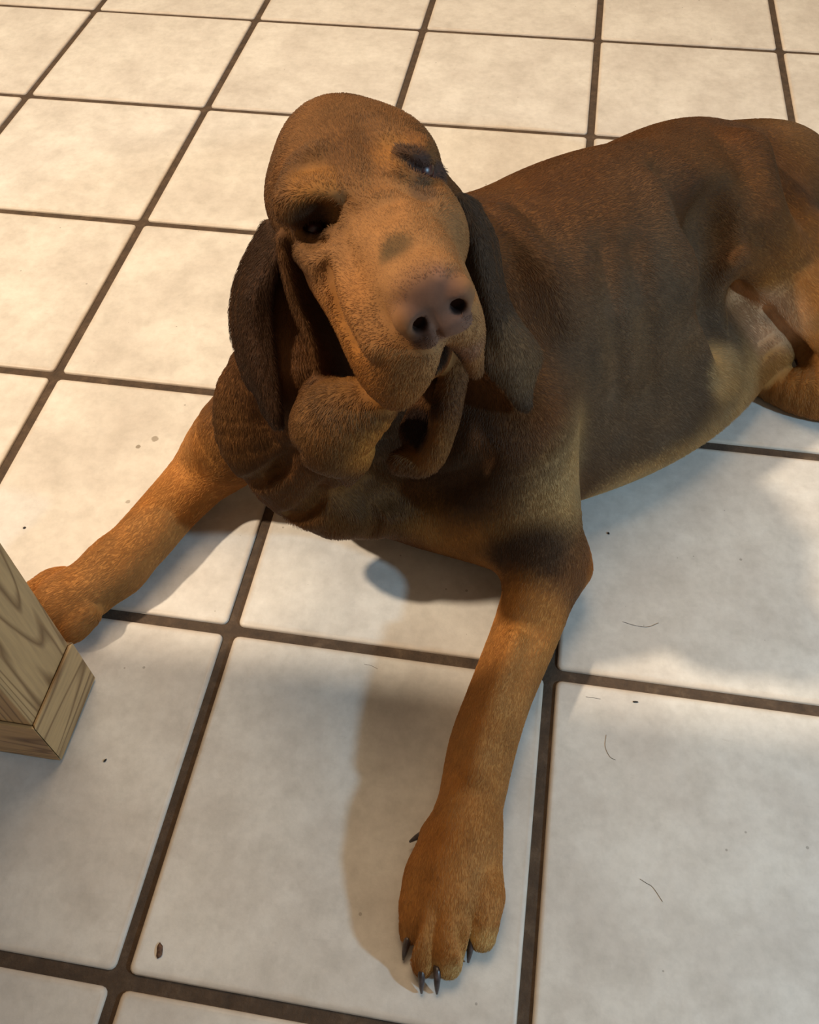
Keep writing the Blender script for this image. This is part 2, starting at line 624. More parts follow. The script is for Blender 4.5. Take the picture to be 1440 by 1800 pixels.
        V = (act + acc / num[:, None]) * h + self.lo
        quads = []
        for ax in range(3):
            s0 = [slice(None)] * 3
            s1 = [slice(None)] * 3
            s0[ax] = slice(0, -1)
            s1[ax] = slice(1, None)
            A_, B_ = S[tuple(s0)], S[tuple(s1)]
            e = np.argwhere(A_ != B_)
            o1, o2 = [(1, 2), (2, 0), (0, 1)][ax]
            ok = (e[:, o1] > 0) & (e[:, o2] > 0) & (e[:, o1] < S.shape[o1] - 1) & (e[:, o2] < S.shape[o2] - 1)
            e = e[ok]
            flip = A_[e[:, 0], e[:, 1], e[:, 2]]
            ids = []
            for da, db in ((-1, -1), (0, -1), (0, 0), (-1, 0)):
                c = e.copy()
                c[:, o1] += da
                c[:, o2] += db
                ids.append(idm[c[:, 0], c[:, 1], c[:, 2]])
            q = np.stack(ids, 1)
            q = np.where(flip[:, None], q, q[:, ::-1])
            quads.append(q)
        return V, np.concatenate(quads)


def tri_dist(X, Y, Z, V):
    a, b, c = V
    ab, bc, ca = b - a, c - b, a - c
    n = np.cross(ab, -ca)
    nn = n @ n + 1e-18

    def dot(x, y, z, v):
        return x * v[0] + y * v[1] + z * v[2]
    pa = (X - a[0], Y - a[1], Z - a[2])
    pb = (X - b[0], Y - b[1], Z - b[2])
    pc = (X - c[0], Y - c[1], Z - c[2])
    inside = (dot(*pa, np.cross(n, ab)) >= 0) & (dot(*pb, np.cross(n, bc)) >= 0) & (dot(*pc, np.cross(n, ca)) >= 0)

    def seg(p, e):
        t = np.clip(dot(*p, e) / (e @ e + 1e-18), 0, 1)
        return (p[0] - t * e[0]) ** 2 + (p[1] - t * e[1]) ** 2 + (p[2] - t * e[2]) ** 2
    ds = np.minimum(np.minimum(seg(pa, ab), seg(pb, bc)), seg(pc, ca))
    dp = dot(*pa, n) ** 2 / nn
    return np.sqrt(np.where(inside, dp, ds)).astype(np.float32)


# ------------------------------------------------------------------ the dog
# head frame: x towards the dog's right, y along the muzzle, z up through the skull (centimetres)
HR = np.array([[-0.833488, 0.417826, -0.361550],
               [-0.483524, -0.868225, 0.111310],
               [-0.267399, 0.267594, 0.925684]])
HO = np.array([0.83232, 0.45858, 0.45608])
# trunk frame: s along the spine towards the tail, t towards the dog's left, z up
TA = np.array([0.7317, 0.6816, 0.0])
TN = np.array([0.6816, -0.7317, 0.0])
TR = np.stack([TA, TN, np.array([0, 0, 1.0])], 1)


def H(x, y, z):
    return HO + HR @ (np.array([x, y, z]) / 100)


def T(s, t, z):
    return np.array([0.93, 0.66, 0.0]) + s * TA + t * TN + np.array([0, 0, z])


VOX = 0.0023
F = Field((0.40, -0.03, -0.006), (1.62, 1.22, 0.54), VOX)

# --- trunk
F.ell(T(0.02, 0.015, 0.165), (0.235, 0.130, 0.165), TR)
F.ell(T(0.10, 0.01, 0.20), (0.23, 0.105, 0.135), TR, k=0.04)
F.ell(T(0.09, 0.070, 0.070), (0.23, 0.110, 0.080), TR, k=0.05)
F.ell(T(0.17, 0.075, 0.040), (0.20, 0.095, 0.050), TR, k=0.03)
F.ell(T(0.26, -0.045, 0.175), (0.17, 0.085, 0.115), TR, k=0.05)
F.ell(T(0.27, -0.02, 0.06), (0.20, 0.085, 0.065), TR, k=0.04)
F.ell(T(0.38, -0.06, 0.115), (0.15, 0.12, 0.120), TR, k=0.04)
# chest
F.ell((0.800, 0.538, 0.092), (0.095, 0.095, 0.092), k=0.04)
F.ell((0.895, 0.525, 0.085), (0.095, 0.095, 0.085), k=0.04)
F.ell((0.950, 0.505, 0.070), (0.055, 0.070, 0.068), k=0.04)
# neck
F.chain([((0.800, 0.555, 0.385), 0.072), ((0.850, 0.590, 0.28), 0.085), ((0.90, 0.63, 0.20), 0.105)], k=0.04)
F.chain([((0.825, 0.525, 0.35), 0.060), ((0.815, 0.520, 0.25), 0.068), ((0.815, 0.545, 0.15), 0.085)], k=0.04)
# loose rolls of skin round the throat, dog's right side
F.chain([((0.7218, 0.4403, 0.2900), 0.018), ((0.7133, 0.4340, 0.2600), 0.026), ((0.7204, 0.4231, 0.2200), 0.034), ((0.7426, 0.4270, 0.1700), 0.034), ((0.7856, 0.4332, 0.1300), 0.038), ((0.8418, 0.4692, 0.0900), 0.038)], k=0.012)
F.chain([((0.7448, 0.4467, 0.3200), 0.025), ((0.7556, 0.4373, 0.2700), 0.040), ((0.7732, 0.4417, 0.2000), 0.050)], k=0.02)
F.chain([((0.7260, 0.4208, 0.1500), 0.016), ((0.7486, 0.4220, 0.1400), 0.023), ((0.7861, 0.4266, 0.1200), 0.028)], k=0.008)
F.chain([((0.7484, 0.4912, 0.3566), 0.030), ((0.7611, 0.4661, 0.3302), 0.034), ((0.7692, 0.4375, 0.2993), 0.040)], k=0.02)
# --- dog's left foreleg (nearest the camera)
F.chain([((0.9409, 0.4991, 0.1800), 0.075), ((0.9606, 0.4776, 0.1300), 0.062), ((0.9851, 0.4534, 0.0900), 0.048), ((1.0062, 0.4377, 0.0550), 0.037)], k=0.04)
F.chain([((1.0046, 0.4395, 0.0520), 0.039), ((0.9906, 0.3675, 0.0420), 0.0335), ((0.9709, 0.2907, 0.0380), 0.0305), ((0.9599, 0.2384, 0.0340), 0.0310), ((0.9561, 0.1948, 0.0320), 0.0295), ((0.9528, 0.1588, 0.0300), 0.0275)], k=0.02)
F.chain([((1.0223, 0.4656, 0.0500), 0.016), ((1.0350, 0.4416, 0.0450), 0.0095)], k=0.02)
# paw
F.chain([((0.9528, 0.1588, 0.0300), 0.0275), ((0.9477, 0.1287, 0.0290), 0.0290), ((0.9473, 0.1057, 0.0260), 0.028)], k=0.015)
TOES = [[((0.9264, 0.1142, 0.0260), 0.0150), ((0.9180, 0.0881, 0.0220), 0.0115), ((0.9170, 0.0722, 0.0110), 0.0085)],
        [((0.9348, 0.0971, 0.0340), 0.0125), ((0.9298, 0.0688, 0.0260), 0.0120), ((0.9323, 0.0493, 0.0110), 0.0090)],
        [((0.9504, 0.0996, 0.0340), 0.0150), ((0.9518, 0.0721, 0.0270), 0.0155), ((0.9527, 0.0537, 0.0120), 0.0115)],
        [((0.9652, 0.1198, 0.0280), 0.0170), ((0.9754, 0.0970, 0.0230), 0.0160), ((0.9778, 0.0792, 0.0130), 0.0120)]]
for c in TOES:
    F.chain(c, k=0.0035)
F.chain([((0.9310, 0.1630, 0.0220), 0.010), ((0.9202, 0.1555, 0.0180), 0.0055)], k=0.008)
# --- dog's right foreleg
F.chain([((0.75, 0.60, 0.16), 0.07), ((0.6572, 0.5262, 0.1000), 0.050), ((0.6285, 0.5318, 0.0600), 0.040)], k=0.04)
F.chain([((0.6293, 0.5407, 0.0600), 0.041), ((0.6015, 0.4985, 0.0440), 0.0345), ((0.5814, 0.4589, 0.0380), 0.0315), ((0.5644, 0.4143, 0.0360), 0.0310), ((0.5464, 0.3802, 0.0320), 0.0300)], k=0.02)
F.chain([((0.5464, 0.3802, 0.0320), 0.030), ((0.5250, 0.3496, 0.0290), 0.031), ((0.5049, 0.3326, 0.0250), 0.031)], k=0.015)
RTOES = [[((0.5041, 0.3593, 0.0260), 0.0150), ((0.4809, 0.3569, 0.0220), 0.0145), ((0.4603, 0.3500, 0.0130), 0.0115)],
         [((0.5059, 0.3371, 0.0330), 0.0140), ((0.4826, 0.3266, 0.0270), 0.0140), ((0.4581, 0.3201, 0.0140), 0.0110)],
         [((0.5186, 0.3214, 0.0330), 0.0145), ((0.4985, 0.3115, 0.0270), 0.0145), ((0.4779, 0.3042, 0.0140), 0.0110)],
         [((0.5328, 0.3210, 0.0280), 0.0165), ((0.5235, 0.3079, 0.0220), 0.0165), ((0.5140, 0.3028, 0.0140), 0.0125)]]
for c in RTOES:
    F.chain(c, k=0.005)
# --- hindquarters
F.ell((1.2465, 0.9952, 0.1300), (0.085, 0.085, 0.10), k=0.04)
F.chain([((1.1787, 0.9173, 0.1800), 0.055), ((1.2318, 0.8963, 0.1550), 0.058), ((1.2989, 0.8460, 0.1200), 0.045), ((1.3531, 0.8207, 0.0900), 0.04)], k=0.02)
F.chain([((1.3504, 0.7997, 0.0900), 0.04), ((1.4419, 0.9238, 0.0600), 0.040), ((1.4776, 1.0017, 0.0400), 0.035)], k=0.03)
F.ell((1.2259, 0.8157, 0.0600), (0.05, 0.05, 0.050), k=0.03)
F.chain([((1.2361, 0.8360, 0.0900), 0.035), ((1.2567, 0.8096, 0.0600), 0.030), ((1.2591, 0.7899, 0.0400), 0.022)], k=0.012)
F.chain([((1.2599, 0.7799, 0.0180), 0.018), ((1.3077, 0.7606, 0.0260), 0.030), ((1.3601, 0.7622, 0.0320), 0.036), ((1.4353, 0.8206, 0.0350), 0.045)], k=0.012)

# --- head
F.ell(H(0.2, -5.2, -0.4), (0.069, 0.078, 0.054), HR, k=0.015)
F.ell(H(0, -10.5, 0.5), (0.040, 0.045, 0.040), HR, k=0.03)
F.chain([(H(0, 0, -1.8), 0.040), (H(0, 5, -2.6), 0.034), (H(0, 9.6, -3.6), 0.030)], k=0.02)
for sx in (1, -1):
    F.ell(H(sx * 3.5 + 0.2, 0.2, 1.7), (0.022, 0.015, 0.013), HR, k=0.015)            # brow
F.ell(H(4.4, 1.2, -3.4), (0.022, 0.035, 0.035), HR, k=0.015)                   # cheek under the eye
F.ell(H(-3.6, 1.2, -3.4), (0.022, 0.035, 0.035), HR, k=0.015)
# jaw core
F.ell(H(1.2, 2.0, -9.5), (0.030, 0.055, 0.038), HR, k=0.015)
# upper lips
F.ell(H(3.3, 5.6, -6.4), (0.022, 0.050, 0.043), HR, k=0.015)
F.chain([((0.8222, 0.3960, 0.4185), 0.010), ((0.8414, 0.3767, 0.4006), 0.015), ((0.8542, 0.3651, 0.3801), 0.016), ((0.8630, 0.3632, 0.3601), 0.010)], k=0.02)
F.chain([((0.8702, 0.3556, 0.4179), 0.016), ((0.8671, 0.3569, 0.3896), 0.018), ((0.8694, 0.3569, 0.3673), 0.011)], k=0.015)
F.chain([((0.8883, 0.3527, 0.4177), 0.012), ((0.8838, 0.3548, 0.3940), 0.012), ((0.8752, 0.3551, 0.3711), 0.009)], k=0.012)
F.ell(H(-2.0, 5.6, -6.4), (0.018, 0.048, 0.040), HR, k=0.015)
F.chain([((0.9064, 0.3754, 0.4254), 0.016), ((0.9150, 0.3829, 0.3991), 0.011), ((0.9215, 0.3878, 0.3676), 0.006)], k=0.010)
# nose
F.ell(H(0, 11.2, -3.6), (0.025, 0.016, 0.023), HR, k=0.008)
F.ell(H(0, 10.6, -2.0), (0.021, 0.016, 0.010), HR, k=0.010)
for sx in (1, -1):
    F.ell(H(sx * 1.75, 12.0, -3.5), (0.011, 0.011, 0.012), HR, k=0.004)
    F.ell(H(sx * 1.15, 12.3, -5.0), (0.010, 0.007, 0.008), HR, k=0.010)
    F.chain([(H(sx * 1.25, 13.8, -4.0), 0.0048), (H(sx * 1.45, 12.0, -3.7), 0.0048)], k=0.003, cut=True)
    F.chain([(H(sx * 1.3, 13.4, -4.4), 0.0034), (H(sx * 2.0, 13.0, -5.0), 0.0028), (H(sx * 2.8, 12.4, -5.0), 0.0020)], k=0.003, cut=True)
F.chain([(H(0, 13.2, -4.2), 0.0012), (H(0.1, 13.0, -5.2), 0.0014), (H(0.2, 12.6, -6.8), 0.0018)], k=0.003, cut=True)
# pendulous lower lips
F.chain([((0.8496, 0.3732, 0.3389), 0.018), ((0.8130, 0.3692, 0.3084), 0.035), ((0.8216, 0.3655, 0.2831), 0.022), ((0.8230, 0.3579, 0.2559), 0.005)], k=0.010)
F.ell((0.8016, 0.3913, 0.3229), (0.018, 0.018, 0.012), k=0.008)
F.chain([((0.9051, 0.4264, 0.3500), 0.010), ((0.9028, 0.4048, 0.3397), 0.011), ((0.8985, 0.3875, 0.3089), 0.012), ((0.8867, 0.3805, 0.2675), 0.012), ((0.8642, 0.3795, 0.2619), 0.011)], k=0.008)
F.chain([((0.8893, 0.4192, 0.3142), 0.014), ((0.8770, 0.4060, 0.2717), 0.018)], k=0.008)
# fold hanging from the right eye
foldR = F.sheet([[(0.7677, 0.4421, 0.4288), (0.7695, 0.4561, 0.4153), (0.7731, 0.4697, 0.3979)],
         [(0.7715, 0.4324, 0.4099), (0.7745, 0.4516, 0.3928), (0.7806, 0.4667, 0.3763)],
         [(0.7784, 0.4219, 0.3841), (0.7817, 0.4455, 0.3621), (0.7883, 0.4605, 0.3443)],
         [(0.7901, 0.4093, 0.3623), (0.7940, 0.4328, 0.3388), (0.8033, 0.4493, 0.3220)],
         [(0.7959, 0.3993, 0.3394), (0.8032, 0.4237, 0.3138), (0.8119, 0.4443, 0.2920)],
         [(0.7959, 0.3897, 0.3269), (0.8053, 0.4103, 0.3044), (0.8140, 0.4306, 0.2818)]], 0.0045, k=0.006)
# ears
earR = F.sheet([[(0.7408, 0.4907, 0.4041), (0.7524, 0.4758, 0.4125), (0.7647, 0.4541, 0.4163)],
         [(0.7258, 0.4760, 0.3801), (0.7451, 0.4553, 0.3950), (0.7574, 0.4451, 0.3987)],
         [(0.7140, 0.4618, 0.3525), (0.7377, 0.4348, 0.3772), (0.7511, 0.4343, 0.3735)],
         [(0.7182, 0.4350, 0.3334), (0.7387, 0.4162, 0.3526), (0.7539, 0.4164, 0.3484)],
         [(0.7305, 0.4114, 0.3124), (0.7475, 0.3960, 0.3296), (0.7599, 0.3951, 0.3259)],
         [(0.7441, 0.3964, 0.2987), (0.7574, 0.3835, 0.3107), (0.7641, 0.3804, 0.3089)],
         [(0.7587, 0.3832, 0.2889), (0.7634, 0.3761, 0.2959), (0.7647, 0.3764, 0.2951)]], 0.0040, k=0.005)
earL = F.sheet([[(0.8876, 0.5113, 0.4288), (0.8945, 0.5184, 0.4223), (0.9000, 0.5433, 0.4010)],
         [(0.8978, 0.5011, 0.3983), (0.9085, 0.5016, 0.4021), (0.9184, 0.5327, 0.3753)],
         [(0.9079, 0.4910, 0.3684), (0.9174, 0.4911, 0.3727), (0.9274, 0.5170, 0.3478)],
         [(0.9185, 0.4806, 0.3369), (0.9288, 0.4806, 0.3394), (0.9399, 0.5043, 0.3243)],
         [(0.9241, 0.4708, 0.3151), (0.9422, 0.4731, 0.3128), (0.9659, 0.4955, 0.2927)],
         [(0.9272, 0.4621, 0.3008), (0.9468, 0.4640, 0.2950), (0.9642, 0.4798, 0.2816)],
         [(0.9459, 0.4590, 0.2801), (0.9543, 0.4617, 0.2758), (0.9623, 0.4690, 0.2683)],
         [(0.9573, 0.4586, 0.2611), (0.9609, 0.4597, 0.2591), (0.9637, 0.4612, 0.2594)]], 0.0040, k=0.005)
# eye sockets
F.ell(H(4.5, 1.2, -0.2), (0.013, 0.014, 0.007), HR, k=0.010, cut=True)
F.ell(H(-4.5, 1.2, 0.1), (0.015, 0.012, 0.006), HR, k=0.008, cut=True)
# mouth
F.chain([((0.9053, 0.3591, 0.3929), 0.008), ((0.8935, 0.3578, 0.3699), 0.009), ((0.8791, 0.3545, 0.3442), 0.011), ((0.8765, 0.3756, 0.3049), 0.012)], k=0.008, cut=True)
F.chain([((0.9309, 0.1522, 0.0240), 0.014), ((0.9203, 0.1212, 0.0230), 0.014), ((0.9179, 0.0979, 0.0200), 0.011)], k=0.010)
F.chain([((0.9718, 0.1694, 0.0220), 0.010), ((0.9761, 0.1400, 0.0220), 0.012), ((0.9787, 0.1117, 0.0220), 0.014)], k=0.012)
# grooves between the toes
for c in ([((0.9545, 0.0971, 0.0560), 0.0020), ((0.9593, 0.0795, 0.0490), 0.0050), ((0.9643, 0.0657, 0.0360), 0.0065), ((0.9687, 0.0565, 0.0200), 0.0050)],
          [((0.9389, 0.0941, 0.0580), 0.0018), ((0.9402, 0.0719, 0.0500), 0.0036), ((0.9416, 0.0535, 0.0360), 0.0046), ((0.9421, 0.0437, 0.0200), 0.0046)],
          [((0.9225, 0.1084, 0.0540), 0.0018), ((0.9227, 0.0877, 0.0460), 0.0036), ((0.9223, 0.0686, 0.0320), 0.0046), ((0.9214, 0.0581, 0.0180), 0.0046)]):
    F.chain(c, k=0.004, cut=True)
# --- finer modelling
# right eye: deep hollow under the brow, drooping lower lid
F.chain([((0.7769, 0.4317, 0.4590), 0.005), ((0.7881, 0.4337, 0.4710), 0.008), ((0.8025, 0.4348, 0.4747), 0.009), ((0.8179, 0.4327, 0.4712), 0.006)], k=0.014)
F.ell((0.8010, 0.4213, 0.4620), (0.019, 0.012, 0.010), HR, k=0.010, cut=True)
F.ell((0.7956, 0.4376, 0.4426), (0.013, 0.010, 0.0065), HR, k=0.005, cut=True)
F.chain([((0.7841, 0.4339, 0.4412), 0.0028), ((0.7966, 0.4314, 0.4384), 0.0036), ((0.8124, 0.4209, 0.4532), 0.0028)], k=0.006)
F.chain([((0.8227, 0.4279, 0.4748), 0.0022), ((0.8259, 0.4184, 0.4690), 0.0034), ((0.8238, 0.4121, 0.4606), 0.0018)], k=0.008, cut=True)
F.chain([((0.7868, 0.4243, 0.4303), 0.003), ((0.8044, 0.4026, 0.4383), 0.004), ((0.8162, 0.4052, 0.4443), 0.003)], k=0.012)
# left eye: hollow beside the brow, closed slit between swollen lids
F.ell((0.8544, 0.4683, 0.4983), (0.016, 0.013, 0.010), HR, k=0.012, cut=True)
F.chain([((0.8543, 0.4654, 0.4911), 0.005), ((0.8646, 0.4653, 0.4878), 0.006), ((0.8728, 0.4856, 0.4699), 0.006), ((0.8801, 0.4869, 0.4634), 0.004)], k=0.006)
F.chain([((0.8562, 0.4580, 0.4855), 0.004), ((0.8665, 0.4576, 0.4780), 0.0055), ((0.8761, 0.4685, 0.4665), 0.005)], k=0.006)
F.chain([((0.8572, 0.4574, 0.4911), 0.0020), ((0.8679, 0.4592, 0.4840), 0.0030), ((0.8785, 0.4748, 0.4677), 0.0022)], k=0.003, cut=True)
F.chain([((0.8531, 0.4432, 0.4824), 0.0018), ((0.8652, 0.4413, 0.4777), 0.0028), ((0.8761, 0.4415, 0.4733), 0.0018)], k=0.008, cut=True)
# furrows on forehead and bridge
F.chain([((0.8251, 0.4898, 0.4964), 0.002), ((0.8352, 0.4612, 0.4926), 0.003), ((0.8414, 0.4431, 0.4850), 0.002)], k=0.016, cut=True)
F.chain([((0.8320, 0.4186, 0.4730), 0.0016), ((0.8437, 0.4187, 0.4784), 0.0025), ((0.8563, 0.4247, 0.4808), 0.0016)], k=0.012, cut=True)
F.chain([((0.8361, 0.4092, 0.4710), 0.0012), ((0.8496, 0.4073, 0.4781), 0.0022), ((0.8589, 0.4099, 0.4806), 0.0012)], k=0.012, cut=True)
F.chain([((0.7790, 0.4364, 0.4684), 0.004), ((0.7808, 0.4578, 0.4750), 0.006), ((0.7926, 0.4648, 0.4849), 0.004)], k=0.018)
F.chain([((0.8137, 0.3971, 0.4414), 0.0016), ((0.8260, 0.3792, 0.4226), 0.0026), ((0.8394, 0.3590, 0.4109), 0.0016)], k=0.012, cut=True)
F.chain([((0.8230, 0.4032, 0.4474), 0.002), ((0.8348, 0.3707, 0.4357), 0.004), ((0.8529, 0.3436, 0.4214), 0.003)], k=0.014)
F.chain([((0.8947, 0.3402, 0.4577), 0.0014), ((0.8984, 0.3404, 0.4449), 0.0020), ((0.9001, 0.3479, 0.4266), 0.0026)], k=0.004, cut=True)
# wing groove of the nose
F.chain([((0.8573, 0.3576, 0.4529), 0.0016), ((0.8603, 0.3517, 0.4472), 0.0028), ((0.8667, 0.3446, 0.4421), 0.0018)], k=0.006, cut=True)
F.chain([((0.9171, 0.3966, 0.4387), 0.0016), ((0.9220, 0.3585, 0.4536), 0.0022), ((0.9198, 0.3654, 0.4331), 0.0016)], k=0.006, cut=True)
# ridges of loose skin on the neck
F.chain([((0.9188, 0.6197, 0.3366), 0.006), ((0.9456, 0.5965, 0.3220), 0.009), ((0.9699, 0.5792, 0.2995), 0.010), ((0.9870, 0.5677, 0.2708), 0.008)], k=0.025)
F.chain([((0.7641, 0.3926, 0.2423), 0.006), ((0.7441, 0.3912, 0.2147), 0.0085), ((0.7254, 0.3886, 0.1999), 0.008), ((0.7131, 0.3915, 0.1890), 0.007)], k=0.008, cut=True)
F.chain([((0.7884, 0.3928, 0.1987), 0.006), ((0.7770, 0.3950, 0.1709), 0.008), ((0.7603, 0.3919, 0.1530), 0.008), ((0.7471, 0.3932, 0.1404), 0.007)], k=0.008, cut=True)
F.chain([((0.8007, 0.4056, 0.1741), 0.006), ((0.8373, 0.4366, 0.1383), 0.010), ((0.8936, 0.4377, 0.1564), 0.010), ((0.9306, 0.4275, 0.2108), 0.008)], k=0.02, cut=True)
F.chain([((0.8184, 0.4193, 0.1495), 0.002), ((0.8270, 0.4125, 0.1278), 0.004), ((0.8236, 0.4095, 0.1071), 0.002)], k=0.012, cut=True)
# last rib and the hollow of the flank
F.chain([((1.0616, 0.7163, 0.3191), 0.010), ((1.0851, 0.6940, 0.2978), 0.014), ((1.1137, 0.6789, 0.2507), 0.015), ((1.1356, 0.6861, 0.1876), 0.012), ((1.1519, 0.6855, 0.1239), 0.008)], k=0.03)
F.chain([((1.1070, 0.7122, 0.3004), 0.020), ((1.1322, 0.7130, 0.2655), 0.034), ((1.1448, 0.7034, 0.2204), 0.030), ((1.1662, 0.7184, 0.1472), 0.018)], k=0.035, cut=True)
F.chain([((1.0762, 0.7321, 0.3290), 0.01), ((1.1067, 0.7105, 0.3015), 0.016)], k=0.03, cut=True)
# thigh
F.chain([((1.1734, 0.8728, 0.2637), 0.028), ((1.1925, 0.8283, 0.2296), 0.030), ((1.2458, 0.8370, 0.1590), 0.026), ((1.2884, 0.8157, 0.1218), 0.02)], k=0.03)
F.ell((1.3405, 0.8221, 0.0500), (0.05, 0.05, 0.045), k=0.02)
F.ell((1.2275, 0.8570, 0.1250), (0.030, 0.030, 0.035), k=0.03)
F.chain([((1.2299, 0.7668, 0.0949), 0.002), ((1.2512, 0.7851, 0.0949), 0.004), ((1.2727, 0.8034, 0.0951), 0.002)], k=0.008, cut=True)
F.chain([((1.2406, 0.7603, 0.0794), 0.002), ((1.2615, 0.7808, 0.0818), 0.004), ((1.2787, 0.7953, 0.0802), 0.002)], k=0.008, cut=True)
# faint ribs
for a_, b_, c_ in (((1.0206, 0.6244, 0.3154), (1.0382, 0.5859, 0.2615), (1.0554, 0.5737, 0.1768)), ((1.0487, 0.6357, 0.3036), (1.0705, 0.6088, 0.2458), (1.0937, 0.6082, 0.1562))):
    F.chain([(a_, 0.002), (b_, 0.0045), (c_, 0.002)], k=0.03, cut=True)
# forearm tendons
F.chain([((0.9779, 0.3339, 0.0750), 0.004), ((0.9629, 0.2583, 0.0670), 0.006), ((0.9559, 0.1994, 0.0620), 0.004)], k=0.02)
# deeper folds: throat rolls, flank hollow, lower edge of the thigh
F.chain([((0.7875, 0.3433, 0.3027), 0.003), ((0.7501, 0.3978, 0.2128), 0.0045), ((0.7295, 0.3940, 0.1940), 0.0045), ((0.7082, 0.3990, 0.1789), 0.004)], k=0.010, cut=True)
F.chain([((0.7867, 0.4001, 0.1869), 0.003), ((0.7786, 0.4007, 0.1612), 0.004), ((0.7621, 0.3968, 0.1450), 0.004), ((0.7469, 0.3988, 0.1366), 0.004)], k=0.010, cut=True)
F.chain([((0.7356, 0.3968, 0.3011), 0.002), ((0.7370, 0.4005, 0.2697), 0.004), ((0.7480, 0.3948, 0.2485), 0.002)], k=0.012, cut=True)
F.ell((1.1399, 0.7543, 0.2577), (0.034, 0.034, 0.034), k=0.03, cut=True)
F.chain([((1.1366, 0.7426, 0.2409), 0.022), ((1.1379, 0.7322, 0.2044), 0.020), ((1.1509, 0.7352, 0.1559), 0.012)], k=0.02, cut=True)
F.chain([((1.1770, 0.7705, 0.2059), 0.012), ((1.2291, 0.8191, 0.1446), 0.017), ((1.2667, 0.8056, 0.1147), 0.017), ((1.3007, 0.7994, 0.0839), 0.015)], k=0.020)
F.chain([((1.2366, 0.8013, 0.1147), 0.003), ((1.2664, 0.7920, 0.0907), 0.005), ((1.2949, 0.7939, 0.0650), 0.009)], k=0.012, cut=True)
F.chain([((0.8217, 0.4274, 0.1351), 0.002), ((0.8295, 0.4185, 0.1202), 0.005), ((0.8250, 0.4144, 0.0957), 0.003)], k=0.010, cut=True)
# floor contact
F.D = np.maximum(F.D, -(F.lo[2] + F.h * np.arange(F.n[2], dtype=np.float32) - 0.0012)[None, None, :])

V, Q = F.mesh()


def coat_material():
    mt, nt, bs = new_mat('short_coat')
    N = NT(nt)
    at = N.n('ShaderNodeAttribute', attribute_name='coat')
    tc = N.n('ShaderNodeTexCoord')
    t = N.n('ShaderNodeTexNoise', i_Scale=320.0, i_Detail=3.0, i_Roughness=0.7)
    N.l(tc.outputs['Object'], t.inputs['Vector'])
    c = N.mix(0.15, at.outputs['Color'], N.ramp(t.outputs[0], [(0.3, (0.55, 0.55, 0.55)), (0.7, (1.25, 1.25, 1.25))]), 'MULTIPLY')
    N.l(c, bs.inputs['Base Color'])
    bs.inputs['Roughness'].default_value = 0.75
    bs.inputs['Specular IOR Level'].default_value = 0.15
    return mt


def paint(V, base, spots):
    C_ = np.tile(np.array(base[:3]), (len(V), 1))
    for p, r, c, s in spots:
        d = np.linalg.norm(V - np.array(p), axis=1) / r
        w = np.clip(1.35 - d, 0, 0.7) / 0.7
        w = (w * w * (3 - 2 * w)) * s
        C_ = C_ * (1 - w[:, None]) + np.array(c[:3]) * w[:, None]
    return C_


def near(V, P, r0, r1):
    """1 close to the point set P, fading to 0 between r0 and r1"""
    out = np.full(len(V), 9.0)
    lo, hi = P.min(0) - r1, P.max(0) + r1
    idx = np.where(((V > lo) & (V < hi)).all(1))[0]
    W = V[idx]
    best = np.full(len(idx), 9.0)
    for p in P:
        best = np.minimum(best, ((W - p) ** 2).sum(1))
    out[idx] = np.sqrt(best)
    w = np.clip((r1 - out) / (r1 - r0), 0, 1)
    return w * w * (3 - 2 * w)


def tint(C_, w, c):
    return C_ * (1 - w[:, None]) + np.array(c[:3]) * w[:, None]


